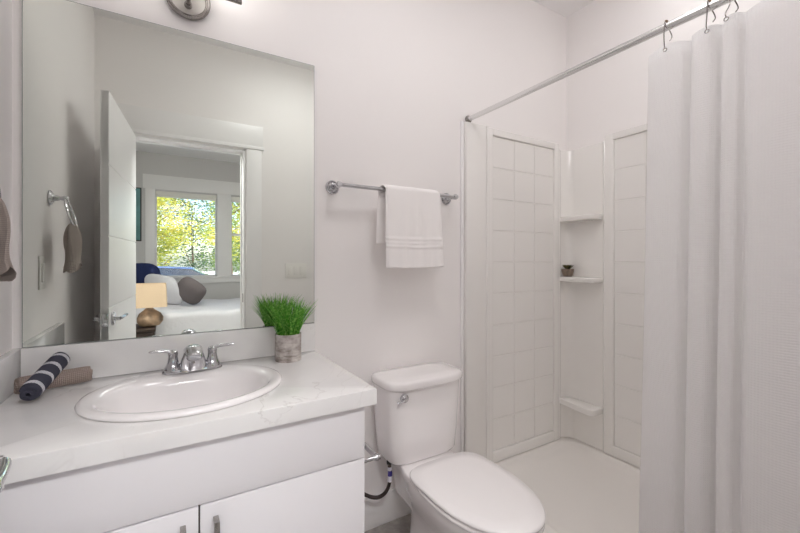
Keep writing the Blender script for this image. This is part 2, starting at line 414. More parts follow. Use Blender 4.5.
# bedroom shell
struct('floor_bedroom', MB().box(BX0-T, BX1+T, YF1, BY-T, FZ-T, FZ), 'carpet', smooth=False)
struct('ceiling_bedroom', MB().box(BX0-T, BX1+T, YF1, BY-T, CZ, CZ+T), 'ceil', smooth=False)
struct('wall_bedroom_left', MB().box(BX0-T, BX0, BY, YF1, FZ, CZ), 'bed_wall', smooth=False)
struct('wall_bedroom_right', MB().box(BX1, BX1+T, BY, YF1, FZ, CZ), 'bed_wall', smooth=False)
# window wall with two openings
W1 = (-.148, .653, .99, 2.23); W2 = (.852, 1.42, .99, 2.23)
ww = MB().box(BX0-T, W1[0], BY-.14, BY, FZ, CZ).box(W1[1], W2[0], BY-.14, BY, FZ, CZ).box(W2[1], BX1+T, BY-.14, BY, FZ, CZ)
for a in (W1, W2): ww.box(a[0], a[1], BY-.14, BY, FZ, a[2]).box(a[0], a[1], BY-.14, BY, a[3], CZ)
struct('wall_bedroom_window', ww, 'bed_wall', smooth=False)
for n_, (x0, x1, z0, z1) in ((1, W1), (2, W2)):
    fr = MB(); fw = .018
    fr.box(x0, x0+fw, BY-.11, BY-.06, z0, z1, .004).box(x1-fw, x1, BY-.11, BY-.06, z0, z1, .004)
    fr.box(x0, x1, BY-.11, BY-.06, z0, z0+fw, .004).box(x0, x1, BY-.11, BY-.06, z1-fw, z1, .004)
    if n_ == 2: fr.box(x0, x1, BY-.11, BY-.055, 1.62, 1.655, .004)
    wn = struct('window_%d' % n_, fr, 'bed_trim')
    obj('pane', MB().box(x0+.02, x1-.02, BY-.088, BY-.084, z0+.02, z1-.02), 'glass', wn, smooth=False)
cs = MB()
cs.box(W1[0]-.12, W1[0], BY, BY+.018, W1[2], W1[3]+.02, .002).box(W1[1], W2[0], BY, BY+.018, W1[2], W1[3]+.02, .002).box(W2[1], W2[1]+.12, BY, BY+.018, W1[2], W1[3]+.02, .002)
cs.box(W1[0]-.15, W2[1]+.15, BY, BY+.024, W1[3]+.02, W1[3]+.22, .003)
cs.box(W1[0]-.15, W2[1]+.15, BY-.03, BY+.045, W1[2]-.025, W1[2], .003).box(W1[0]-.12, W2[1]+.12, BY, BY+.018, W1[2]-.10, W1[2]-.025, .002)
struct('trim_6', cs, 'bed_trim')
for n_, (x0, x1, z0, z1) in ((1, W1), (2, W2)):
    t = thing('roller_blind', ['', 'raised roller blind across the top of the wide bedroom window', 'raised roller blind across the top of the narrow right bedroom window'][n_], 'blind', ((x0+x1)/2, BY-.03, z1-.08))
    obj('cassette', MB().box(x0+.004, x1-.004, BY-.055, BY-.01, z1-.06, z1-.001, .006), 'blind', t)
    obj('hem_bar', MB().box(x0+.01, x1-.01, BY-.04, BY-.028, z1-.085, z1-.058, .003), 'blind', t)
# picture on the bedroom window wall, a sliver of which shows past the door
t = thing('framed_picture', 'narrow teal framed picture left of the bedroom window, seen past the door', 'picture', (-.56, BY+.01, 1.52))
obj('frame', MB().box(-.80, -.312, BY+.001, BY+.02, 1.5, 2.25, .003), 'dark', t)
obj('print', MB().box(-.785, -.327, BY+.0205, BY+.0225, 1.515, 2.235), 'teal', t)

# ================================================================== VANITY
CX0, CX1, CY1, CT, CB = XL, .5168, -.56, .87, .825
t = thing('vanity_cabinet', 'white slab-front bathroom vanity cabinet under the quartz counter', 'cabinet', (.05, -.27, FZ))
FX0, FX1 = XL+.004, .487
obj('body', MB().box(FX0, FX0+.018, -.520, -.002, FZ, CB).box(FX1-.018, FX1, -.520, -.002, FZ, CB).box(FX0+.018, FX1-.018, -.520, -.002, FZ+.10, FZ+.118).box(FX0+.018, FX1-.018, -.014, -.002, FZ+.118, CB).box(FX0+.018, FX1-.018, -.46, -.445, FZ, FZ+.10).box(FX0+.018, FX1-.018, -.520, -.505, CB-.02, CB), 'cabinet', t, smooth=False)
obj('top_panel', MB().box(FX0, FX1, -.541, -.521, .672, CB-.004, .0015), 'cabinet', t)
zt, zb = .668, FZ+.11
for x0, x1, px in ((FX0, .0615, .030), (.0655, FX1, .098)):
    d = obj('door', MB().box(x0, x1, -.541, -.521, zb, zt, .0015), 'cabinet', t)
    pz = .637
    pull = MB().box(px-.006, px+.006, -.572, -.564, pz-.16, pz, .002)
    pull.box(px-.006, px+.006, -.566, -.5405, pz-.011, pz-.001, .0015).box(px-.006, px+.006, -.566, -.5405, pz-.159, pz-.149, .0015)
    obj('pull', pull, 'nickel', d)
obj('gap_shade', MB().box(FX0+.018, FX1-.018, -.519, -.517, zb, CB-.022), 'shadow_gap', t, smooth=False)  # dark sheet added behind the front gaps as their shade

# countertop with an oval hole
SX, SY, SA, SB = .055, -.297, .252, .215      # sink centre and half axes
def counter():
    n = 96; m = MB()
    xs0, xs1, ys0, ys1 = CX0, CX1, CY1, 0
    inner, outer = [], []
    angs = sorted([2*PI*j/n for j in range(n)]+[math.atan2(y-SY, x-SX) % (2*PI) for x in (xs0, xs1) for y in (ys0, ys1)])
    for a in angs:
        c, s_ = math.cos(a), math.sin(a)
        inner.append((SX+(SA-.02)*c, SY+(SB-.02)*s_))
        t_ = min(((xs1 if c > 0 else xs0)-SX)/c if abs(c) > 1e-9 else 1e9, ((ys1 if s_ > 0 else ys0)-SY)/s_ if abs(s_) > 1e-9 else 1e9)
        outer.append((SX+t_*c, SY+t_*s_))
    e = .003
    def R(pts, z, ins=0):
        r = []
        for x, y in pts:
            if ins: x = min(max(x, xs0+ins), xs1-ins); y = min(max(y, ys0+ins), ys1-ins)
            r.append(Vector((x, y, z)))
        return r
    rings = [R(inner, CB), R(inner, CT), R(outer, CT, e), R(outer, CT-e*.3, e*.3), R(outer, CT-e), R(outer, CB), R(inner, CB)]
    return m.loft(rings, False, False)
tag(obj('countertop', counter(), 'quartz', angle=30), 'white veined quartz countertop with an oval sink cut-out on the white vanity', 'countertop')
tag(obj('backsplash', MB().box(XL+.0225, CX1, -.02, -.001, CT, .981, .0015), 'quartz'), 'low quartz backsplash running under the wall mirror', 'backsplash')
tag(obj('side_splash', MB().box(XL+.0005, XL+.0225, CY1+.003, -.001, CT, .981, .0015), 'quartz'), 'short quartz side splash against the left wall', 'backsplash')

# sink
def sink():
    m = MB(); n = 72
    def E(a, b, z, dy=0, p=2.0):
        return [Vector((SX+a*spow(math.cos(t), 2/p), SY+dy+b*spow(math.sin(t), 2/p), z)) for t in [2*PI*j/n for j in range(n)]]
    z = CT
    rings = [E(SA-.004, SB-.004, z+.0005), E(SA, SB, z+.003), E(SA+.001, SB+.001, z+.007), E(SA-.003, SB-.003, z+.0125), E(SA-.012, SB-.012, z+.0155),
             E(SA-.026, SB-.030, z+.015, -.008), E(SA-.038, SB-.050, z+.0125, -.022, 2.1), E(SA-.046, SB-.060, z+.006, -.028, 2.2),
             E(SA-.054, SB-.068, z-.010, -.030, 2.3), E(SA-.070, SB-.082, z-.055, -.030, 2.3), E(SA-.10, SB-.10, z-.10, -.028, 2.2),
             E(SA-.15, SB-.13, z-.130, -.026), E(.03, .03, z-.142, -.026), E(.024, .024, z-.142, -.026)]
    rings += [E(.024, .024, z-.155, -.026), E(.06, .05, z-.152, -.026), E(SA-.14, SB-.12, z-.142, -.026), E(SA-.09, SB-.09, z-.11, -.028),
              E(SA-.058, SB-.07, z-.055, -.030), E(SA-.042, SB-.055, z-.004, -.030), E(SA-.03, SB-.03, z-.001, -.012), rings[0]]
    return m.loft(rings, False, False)
sk = obj('sink', sink(), 'porcelain', angle=60)
tag(sk, 'white oval drop-in porcelain sink set in the quartz counter', 'sink')
obj('drain', MB().lathe([(0, -.150), (.022, -.150), (.0235, -.1405), (.016, -.139), (.015, -.142), (0, -.141)], (SX, SY-.026, CT), seg=28), 'chrome', sk)

# faucet
def faucet():
    fx, fy, z0 = .071, -.135, CT+.0145
    t = thing('faucet', 'two-handle chrome centerset faucet on the back rim of the sink', 'faucet', (fx, fy, z0))
    n = 40
    base = MB().loft([rrect(fx, fy, .086*k, .026*k2, z0+h, 2.6, n) for k, k2, h in ((1, 1, 0), (1, 1, .006), (.975, .93, .011), (.92, .8, .013))])
    obj('base_plate', base, 'chrome', t)
    # body: wedge that narrows upwards, leaning forward into the spout
    secs = [(.040, .026, 0.004, 0), (.039, .027, .020, -.004), (.034, .028, .040, -.010), (.029, .028, .056, -.016), (.026, .026, .066, -.020), (.016, .016, .074, -.020)]
    obj('body', MB().loft([rrect(fx, fy+dy, a, b, z0+h, 3.2, n) for a, b, h, dy in secs]), 'nickel' if 0 else 'chrome', t)
    sp = []
    for i in range(13):
        u = i/12; y = fy+.012-.105*u; zc = z0+.060+.014*math.sin(min(1, u*1.3)*PI*.62)-.014*u*u
        e_ = math.sqrt(1-(1-min(1, (i+.6)/4))**2); a = (.030-.008*u)*e_; b = (.021-.007*u)*e_
        if i == 12: a *= .8; b *= .7
        sp.append([Vector((fx+a*math.cos(q), y, zc+b*math.sin(q))) for q in [2*PI*j/24 for j in range(24)]])
    obj('spout', MB().loft(sp), 'chrome', t)
    obj('lift_rod', MB().tube([(fx, fy+.020, z0+.01), (fx, fy+.020, z0+.070)], .0028, 10).lathe([(0, .068), (.005, .069), (.006, .074), (.004, .079), (0, .080)], (fx, fy+.020, z0), seg=14), 'chrome', t)
    obj('index_dot', MB().lathe([(0, 0), (.0035, 0), (.003, .0015), (0, .002)], (fx, fy-.0365, z0+.032), 'y', 12), 'nickel', t)
    for s_ in (-1, 1):
        hx = fx+s_*.056
        h = obj('handle', MB().lathe([(0, .010), (.0245, .010), (.024, .016), (.019, .024), (.0150, .038), (.0135, .052), (.0145, .060), (.0135, .067), (.007, .071), (0, .072)], (hx, fy, z0), seg=28), 'chrome', t)
        lv = MB().tube(spline([(hx, fy, z0+.062), (hx+s_*.018, fy-.004, z0+.070), (hx+s_*.04, fy-.010, z0+.073), (hx+s_*.064, fy-.016, z0+.075)], 14),
                       [.012, .012, .0115, .011, .0105, .0105, .0105, .0105, .0105, .010, .0095, .0085, .007, .004], 14, flat=.5)
        obj('lever', lv, 'chrome', h)
faucet()

# mirror
mi = obj('wall_mirror', MB().box(-.3655, CX1, -.006, -.001, .982, 2.0365), 'mirror_edge', smooth=False)
tag(mi, 'large frameless rectangular mirror on the wall above the vanity', 'mirror')
obj('silvered_face', MB().box(-.3640, CX1-.0015, -.0072, -.0058, .9835, 2.035), 'mirror', mi, smooth=False)

# vanity light
def vanity_light():
    lx, lz = .062, 2.148
    t = thing('vanity_light', 'brushed nickel vanity light with round backplate and short bar above the mirror', 'light', (lx, 0, lz-.08))
    obj('backplate', MB().lathe([(0, .001), (.058, .001), (.060, .006), (.056, .009), (0, .010)], (lx, 0, lz), 'y', 48), 'wallplate', t)
    ring = MB().tube([(lx+.062*math.cos(a), -.014, lz+.062*math.sin(a)) for a in [2*PI*j/56 for j in range(56)]], .0085, 14, True)
    obj('rim', ring, 'nickel', t)
    obj('arm', MB().tube([(lx, -.008, lz-.02), (lx, -.06, lz-.016), (lx, -.12, lz-.012)], .007, 14).lathe([(0, 0), (.013, 0), (.012, .012), (0, .013)], (lx, -.008, lz-.02), 'y', 20), 'nickel', t)
    obj('bar', MB().tube([(lx-.158, -.12, lz-.018), (lx+.158, -.12, lz-.018)], .0085, 16), 'nickel', t)
    for s_ in (-1, 1):
        x = lx+s_*.118
        c = obj('socket', MB().lathe([(0, 0), (.020, 0), (.022, .03), (0, .03)], (x, -.12, lz-.004), seg=20), 'nickel', t)
        obj('glass_shade', MB().lathe([(0, .031), (.03, .031), (.052, .06), (.056, .15), (.052, .175), (0, .178)], (x, -.12, lz-.004), seg=28), 'glow_vanity', c)
M['wallplate'] = plain('backplate_satin', (.62, .60, .57, 1), .35, 1, noise_scale=60, bump=.02)
vanity_light()
# made-up fill lamps
def fill_light(x, y, r, m, label, drop=0):
    t = thing('added_fill_light', label, 'light', (x, y, CZ-.07-drop))
    if drop: obj('stem', MB().tube([(x, y, CZ-drop-.01), (x, y, CZ)], .012, 12), 'nickel', t)
    obj('fill_diffuser', MB().lathe([(0, -.07), (r*.6, -.066), (r*.9, -.05), (r, -.025), (0, -.024)], (x, y, CZ-drop), seg=40), m, t)
    obj('pan', MB().lathe([(0, -.024), (r*1.03, -.024), (r*1.03, -.001), (0, -.001)], (x, y, CZ-drop), seg=40), 'nickel', t)
fill_light(.82, -.85, .25, 'fill_ceil', 'added wide round fill light over the bathroom floor, out of view', .03)  # invented overhead fill that evens out the bathroom
fill_light(1.78, -.80, .13, 'fill_shower', 'added small round fill light above the shower, out of view')  # invented lamp that brightens the tile panels and pan
fill_light(.13, -2.02, .28, 'fill_entry', 'added round fill light hung in the bedroom just outside the bathroom door, unseen', .36)  # invented lamp, fills the lower bathroom from the front
fill_light(.75, -2.75, .30, 'fill_bed', 'added wide round fill light under the bedroom ceiling, out of view')  # invented lamp that brightens the bedroom

# ================================================================== WALL THINGS
def rosette(c, axis, r=.029):
    prof = [(0, .001), (r, .001), (r*1.0, .005), (r*.86, .008), (r*.80, .006), (r*.66, .010), (r*.60, .014), (r*.40, .016), (r*.33, .030), (0, .030)]
    return MB().lathe(prof, c, axis, 36)
def towel_bar():
    z = 1.546; xa, xb = .596, 1.200
    t = thing('towel_bar', 'chrome towel bar with round rosettes on the wall above the toilet', 'towel bar', ((xa+xb)/2, 0, z-.03))
    for x in (xa, xb):
        obj('rosette', rosette((x, 0, z), 'y'), 'chrome', t)
        obj('post', MB().lathe([(0, .028), (.009, .028), (.0075, .045), (.011, .058), (.013, .068), (.013, .080), (.010, .087), (0, .088)], (x, 0, z), 'y', 22), 'chrome', t)
    obj('bar', MB().tube([(xa-.008, -.073, z), (xb+.008, -.073, z)], .0085, 16), 'chrome', t)
towel_bar()
def hung_towel():
    """folded bath towel over the bar: a front fall, a shorter back fall shifted left"""
    bar_y, bar_z, r = -.073, 1.546, .016
    m = MB(); nu, nv = 41, 150
    front, back = .340, .235
    th = .010
    L = front+PI*r+back
    outer, inner = [], []
    for i in range(nv):
        s = L*i/(nv-1); row_o, row_i = [], []
        for j in range(nu):
            u = j/(nu-1)
            if s < front:
                k = 1-s/front      # 1 at the bottom hem
                z = bar_z-(front-s)+.0; d = front-s
                y = bar_y-r-.004-.016*k**1.2; side = -1
                x0, x1 = .803-.004*k, 1.094+.010*k
                y += .0035*math.sin(u*17+1.3)*k+.002*math.sin(u*31+k*3)*k
                nrm = Vector((0, -1, 0))
                zb_ = d
                if .085 < s < .135: y -= .0032*abs(math.sin((s-.085)/.05*PI*3))**.7
                y -= .006*math.exp(-((u-.85)/.1)**2)*k - .004*math.exp(-((u-.62)/.05)**2)*k
                z += .006*math.sin(u*PI)*(-k)+.003*u*k
            elif s < front+PI*r:
                a = (s-front)/r; y = bar_y-r*math.cos(a); z = bar_z+r*math.sin(a); x0, x1 = .803-.018*a/PI, 1.094-.02*a/PI
                nrm = Vector((0, -math.cos(a), math.sin(a)))
                y += -.004*(1-a/PI)
            else:
                d = s-front-PI*r; k = d/back; z = bar_z-d; y = bar_y+r+.006*k; x0, x1 = .785-.006*k, 1.074
                y += .003*math.sin(u*15)*k; nrm = Vector((0, 1, 0)); y = min(y, -.028)
            x = x0+(x1-x0)*u
            e = min(u, 1-u)*(nu-1); hh = th/2*(math.sqrt(max(0, 1-(1-min(1, e/2))**2)) if e < 2 else 1)
            if i in (0, nv-1): hh *= .5
            p = Vector((x, y, z)); row_o.append(p+nrm*hh); row_i.append(p-nrm*hh)
        outer.append(row_o); inner.append(row_i)
    rings = [o+i_[::-1] for o, i_ in zip(outer, inner)]
    return m.loft(rings)
tw = obj('bath_towel', hung_towel(), 'terry', angle=70)
tag(tw, 'folded white terry towel hanging over the chrome towel bar', 'towel')

def towel_ring():
    y, z = -.425, 1.478
    t = thing('towel_ring', 'chrome towel ring on the left wall, seen in the mirror', 'towel ring', (XL, y, 1.35))
    obj('rosette', rosette((XL, y, z), 'x'), 'chrome', t)
    obj('post', MB().lathe([(0, .028), (.008, .028), (.007, .034), (.009, .042), (.010, .052), (.007, .058), (0, .059)], (XL, y, z), 'x', 20), 'chrome', t)
    R = .056; cx = XL+.05
    pts = []
    for j in range(48):
        a = 2*PI*j/48; dz = -R+R*math.cos(a)
        pts.append((cx+.030*(-dz)/(2*R), y+R*math.sin(a), z-.004+dz))
    obj('ring', MB().tube(pts, .0038, 10, True), 'chrome', t)
    return cx+.030, y, z-.004-2*R
rx, ry, rz = towel_ring()
def ring_towel():
    """grey waffle towel pulled through the ring: pinched at top, flared falls front and back"""
    m = MB(); n = 40; rings = []; uvs = []
    # half-width along y, half-thickness along x, at height below ring
    ctrl = [(-.022, .034, .010), (-.010, .055, .020), (.01, .067, .028), (.04, .078, .034), (.075, .080, .034), (.11, .075, .029), (.14, .080, .027), (.165, .092, .030), (.18, .100, .032)]
    cs = spline(ctrl, 34)
    for i, c in enumerate(cs):
        ring = []
        for j in range(n):
            a = 2*PI*j/n; k = i/(len(cs)-1)
            rip = 1+.16*math.sin(a*7+2.0*k)*min(1, .3+k)+.10*math.sin(a*11+1)*k
            x = rx-.010+c[2]*.75*rip*math.cos(a)*(.55+.45*abs(math.cos(a))) ; yy = ry+c[1]*math.sin(a)*(1+.07*math.sin(a*5+3*k))
            # split between front and back falls
            x += .010*k*math.sin(3*a)
            zz = rz-c[0]*.86+(.012*math.sin(a*3+1)+.008*math.sin(a*5))*max(0, k-.75)*4
            ring.append(Vector((max(x, XL+.012), yy, zz))); uvs.append((a*.055, c[0]))
        rings.append(ring)
    m.loft(rings, uvs=uvs)
    return m
tag(obj('hand_towel', ring_towel(), 'grey_towel', angle=80), 'small grey-brown waffle hand towel hanging from the towel ring at left', 'towel')

# switches
t = thing('wall_switch', 'white single rocker switch plate on the left wall below the towel ring', 'switch', (XL, -.31, 1.13))
obj('plate', MB().box(XL, XL+.006, -.345, -.275, 1.135, 1.253, .002), 'switch', t)
obj('rocker', MB().box(XL+.005, XL+.010, -.327, -.293, 1.160, 1.228, .002), 'switch', t)
t = thing('wall_switch', 'white triple rocker switch plate on the wall beside the doorway', 'switch', (.868, YF0, 1.095))
obj('plate', MB().box(.785, .950, YF0, YF0+.006, 1.097, 1.213, .002), 'switch', t)
for k in range(3):
    obj('rocker', MB().box(.803+k*.046, .837+k*.046, YF0+.005, YF0+.010, 1.122, 1.188, .002), 'switch', t)

# ================================================================== COUNTER THINGS
def roll(a, b, r, turns, th, name, mat, label, cell=None, lump=.0015, sq=1.0):
    a, b = Vector(a), Vector(b); ax = (b-a); L = ax.length; ax.normalize()
    up = Vector((0, 0, 1)); e2 = (up-ax*up.dot(ax)).normalized(); e1 = ax.cross(e2)
    nt_, nl = int(turns*28), 26
    # spiral centreline, then closed strip profile
    prof = []; arc = 0; last = None
    for i in range(nt_+1):
        q = i/nt_; rad = .005+(r-th/2-.005)*(q**.8); an = q*turns*2*PI-1.1
        p = (rad*math.cos(an), rad*math.sin(an)*sq)
        if last: arc += math.hypot(p[0]-last[0], p[1]-last[1])
        last = p; nx, ny = math.cos(an), math.sin(an)
        h = th/2*(.93 if 0 < i < nt_ else .35)
        prof.append((p, (nx, ny), h, arc))
    loop = [((p[0]+n_[0]*h, p[1]+n_[1]*h), s) for p, n_, h, s in prof]+[((p[0]-n_[0]*h, p[1]-n_[1]*h), s) for p, n_, h, s in prof[::-1]]
    rings = []; uvs = []
    for k in range(nl+1):
        v = k/nl; ring = []
        sh = 1-.10*(math.exp(-v*40)+math.exp(-(1-v)*40))
        for (x, y), s in loop:
            nz = noise.noise(Vector((x*40, y*40, v*5)))*lump
            ring.append(a+ax*(L*v+.004*math.sin(s*60)*(1 if v > .5 else -1)*(1 if k in (0, nl) else 0))+e1*(x*sh+nz)+e2*(y*sh+nz)); uvs.append((s, L*v))
        rings.append(ring)
    o = obj(name, MB().loft(rings, uvs=uvs), mat, angle=60)
    return tag(o, label, 'towel')
roll((-.350, -.118, .897), (-.198, -.066, .897), .025, 2.6, .0085, 'rolled_towel', 'brown_towel', 'rolled taupe waffle towel lying on the counter beneath the striped roll')
roll((-.303, -.212, .8975), (-.268, -.050, .948), .0255, 2.6, .008, 'rolled_towel', 'striped', 'rolled charcoal towel with white dotted stripes resting across the taupe roll')

def grass_plant():
    px, py, z0 = .383, -.108, CT
    t = thing('potted_grass', 'artificial green grass in a birch-grey cylinder pot on the counter', 'plant', (px, py, z0))
    r, h = .047, .098
    obj('pot', MB().lathe([(0, 0), (r*.97, 0), (r, .003), (r*.99, h*.5), (r, h), (r-.005, h), (r-.006, h-.014), (0, h-.015)], (px, py, z0), seg=40), 'birch', t)
    obj('soil', MB().lathe([(0, h-.0155), (r-.0065, h-.0155), (r-.0065, h-.013), (0, h-.010)], (px, py, z0), seg=24), 'soil', t)
    m = MB(); rnd = random.Random(3)
    for i in range(330):
        a = rnd.uniform(0, 2*PI); q = math.sqrt(rnd.random()); bx, by = px+q*(r-.010)*math.cos(a), py+q*(r-.010)*math.sin(a)
        lean = q*.068*rnd.uniform(.55, 1.05)+rnd.uniform(0, .012); da = a+rnd.uniform(-.5, .5); hh = rnd.uniform(.115, .158)-q*.018
        wd = rnd.uniform(.0018, .0030); tw = rnd.uniform(0, PI); wx, wy = math.cos(tw)*wd, math.sin(tw)*wd
        vs = []; K = 5
        for k in range(K+1):
            u = k/K; c = Vector((bx+lean*math.cos(da)*u**1.7, by+lean*math.sin(da)*u**1.7, z0+h-.015+hh*u))
            if c.y > -.010: c.y = -.010
            ws = 1-.85*u**2
            vs += [c-Vector((wx, wy, 0))*ws, c+Vector((wx, wy, 0))*ws]
        m.add(vs, [(2*k, 2*k+1, 2*k+3, 2*k+2) for k in range(K)])
    obj('grass_blades', m, 'grass', t, smooth=False, recalc=False)
grass_plant()

# ================================================================== TOILET
def toilet():
    cx = .948
    t = thing('toilet', 'white two-piece toilet with closed elongated seat between vanity and shower', 'toilet', (cx, -.4, FZ))
    # tank
    secs = []
    for z, hx, hy, cy in ((.392, .12, .06, -.115), (.396, .155, .082, -.115), (.41, .168, .088, -.116), (.50, .176, .091, -.117), (.60, .182, .094, -.118), (.70, .187, .096, -.118), (.711, .187, .096, -.118)):
        secs.append(rrect(cx, cy, hx, hy, z, 5.5, 64))
    tank = obj('tank', MB().loft(secs), 'porcelain', t, angle=50)
    def lidsec(hx, hy, z, bow=.012):
        out = []
        for p in rrect(cx, -.122, hx, hy, z, 5.0, 72):
            if p.y < -.122: p.y -= bow*(1-((p.x-cx)/hx)**2)
            out.append(p)
        return out
    lid = MB().loft([lidsec(.190, .100, .711), lidsec(.196, .104, .714), lidsec(.198, .106, .722), lidsec(.198, .106, .735), lidsec(.195, .103, .743), lidsec(.185, .094, .748), lidsec(.12, .05, .7505)])
    obj('tank_lid', lid, 'porcelain', t, angle=60)
    # flush lever
    lx, ly, lz = .822, -.2135, .679
    fl = MB().lathe([(0, -.004), (.017, -.004), (.0185, .004), (.016, .010), (.010, .014), (0, .015)], (lx, ly, lz), 'y', 24)
    fl.tube(spline([(lx+.002, ly-.014, lz), (lx-.014, ly-.020, lz-.003), (lx-.032, ly-.022, lz-.006), (lx-.044, ly-.021, lz-.004)], 10), [.0055, .006, .0065, .0065, .006, .0055, .0055, .006, .0055, .003], 12, flat=.8)
    obj('flush_lever', fl, 'chrome', tank)
    # bowl and pedestal
    def egg(wx, yb, yf, z, yc=None, nb=3.2, nf=2.1, seg=72, wb=None):
        yc = yc if yc is not None else yb+(yf-yb)*.42
        out = []
        for j in range(seg):
            a = 2*PI*(j+.5)/seg; c, s_ = math.cos(a), math.sin(a)
            if s_ >= 0: out.append(Vector((cx+wx*spow(c, 2/nb), yc+(yb-yc)*spow(s_, 2/nb), z)))
            else: out.append(Vector((cx+wx*spow(c, 2/nf), yc-(yf-yc)*spow(s_, 2/nf), z)))
        return out
    bowl = [egg(.115, -.12, -.60, FZ, -.36, 2.6, 2.2), egg(.115, -.12, -.60, FZ+.012, -.36, 2.6, 2.2), egg(.100, -.13, -.585, FZ+.03, -.36, 2.6, 2.2),
            egg(.094, -.13, -.58, FZ+.10, -.37, 2.6, 2.2), egg(.098, -.13, -.59, FZ+.16, -.38, 2.6, 2.2), egg(.118, -.13, -.63, .255, -.42, 2.6, 2.1),
            egg(.146, -.14, -.69, .31, -.45, 2.8, 2.1), egg(.162, -.16, -.735, .355, -.47, 2.8, 2.1), egg(.167, -.19, -.748, .38, -.47, 2.8, 2.1), egg(.166, -.20, -.746, .389, -.47, 2.8, 2.1), egg(.15, -.22, -.73, .391, -.47, 2.8, 2.1)]
    b = obj('bowl', MB().loft(bowl), 'porcelain', t, angle=60)
    # rear deck: tapers from the tank to the hinge line
    dk = []
    for z, k in ((.20, .62), (.30, .80), (.35, .95), (.382, 1.0), (.390, .985), (.3925, .95)):
        prof = [(-.045, .105), (-.10, .112), (-.17, .118), (-.235, .140), (-.29, .146), (-.34, .150)]
        left = [Vector((cx-w_*k, y, z)) for y, w_ in prof]; right = [Vector((cx+w_*k, y, z)) for y, w_ in prof[::-1]]
        dk.append(left+right)
    obj('deck', MB().loft(dk), 'porcelain', b, angle=50)
    seat = [egg(.170, -.298, -.756, .394, -.48, 3.4, 2.1), egg(.175, -.295, -.760, .399, -.48, 3.4, 2.1), egg(.175, -.295, -.760, .406, -.48, 3.4, 2.1), egg(.171, -.299, -.755, .410, -.48, 3.4, 2.1)]
    st = obj('seat', MB().loft(seat), 'plastic', t, angle=60)
    lidz = [egg(.169, -.277, -.754, .4125, -.48, 5.0, 2.1), egg(.1745, -.272, -.762, .416, -.48, 5.0, 2.1), egg(.1755, -.271, -.763, .423, -.48, 5.0, 2.1), egg(.171, -.276, -.757, .429, -.48, 4.8, 2.1), egg(.14, -.32, -.70, .4325, -.48, 3.2, 2.1), egg(.06, -.42, -.56, .434, -.48, 3, 2.1)]
    obj('seat_lid', MB().loft(lidz), 'plastic', t, angle=60)
    for s_ in (-1, 1):
        obj('hinge', MB().box(cx+s_*.075-.018, cx+s_*.075+.018, -.292, -.258, .391, .414, .006), 'plastic', st)
        obj('bolt_cap', MB().lathe([(0, 0), (.016, 0), (.014, .014), (.006, .020), (0, .0205)], (cx+s_*.128, -.33, FZ), seg=20), 'porcelain', t)
toilet()
# supply hose and stop valve
t = thing('supply_line', 'dark braided water supply hose looping from wall to toilet tank', 'hose', (.78, -.08, .25))
hp = spline([(.815, -.10, .388), (.815, -.105, .36), (.816, -.108, .325), (.814, -.106, .285), (.802, -.10, .250), (.775, -.088, .228), (.745, -.075, .230), (.715, -.062, .245), (.690, -.050, .258), (.672, -.042, .262)], 46)
obj('hose', MB().tube(hp, .0078, 12), 'hose', t)
obj('coupling_nut', MB().lathe([(0, .365), (.011, .365), (.012, .371), (.012, .389), (0, .389)], (.815, -.103, 0), seg=8), 'rubber', t)
tg = obj('label_sleeve', MB().tube(hp[6:15], .0092, 12), 'tag', t)
obj('label_print', MB().tube(hp[8:12], .0097, 12), 'tag_blue', tg)
obj('stop_valve', MB().lathe([(0, .001), (.022, .001), (.020, .006), (.009, .010), (.009, .04), (0, .04)], (.66, 0, .26), 'y', 20).tube([(.66, -.042, .262), (.685, -.043, .262)], .009, 12).lathe([(0, .038), (.016, .040), (.016, .055), (0, .057)], (.66, 0, .26), 'y', 10), 'chrome', t)
# toilet paper holder on the cabinet side (empty)
def paper_holder():
    t = thing('toilet_paper_holder', 'empty chrome toilet paper holder on the side of the vanity', 'toilet paper holder', (.487, -.43, .60))
    z = .640
    for y in (-.505, -.345):
        obj('post', MB().lathe([(0, .0), (.022, .0), (.022, .004), (.014, .008), (.006, .012), (.006, .046), (.0085, .052), (.0105, .060), (.0085, .068), (0, .070)], (.4875, y, z), 'x', 20), 'chrome', t)
    obj('roller', MB().lathe([(0, 0), (.0065, 0), (.0065, .06), (.0085, .06), (.0085, .145), (0, .145)], (.487+.060, -.352, z), 'y', 18), 'chrome', t)
paper_holder()

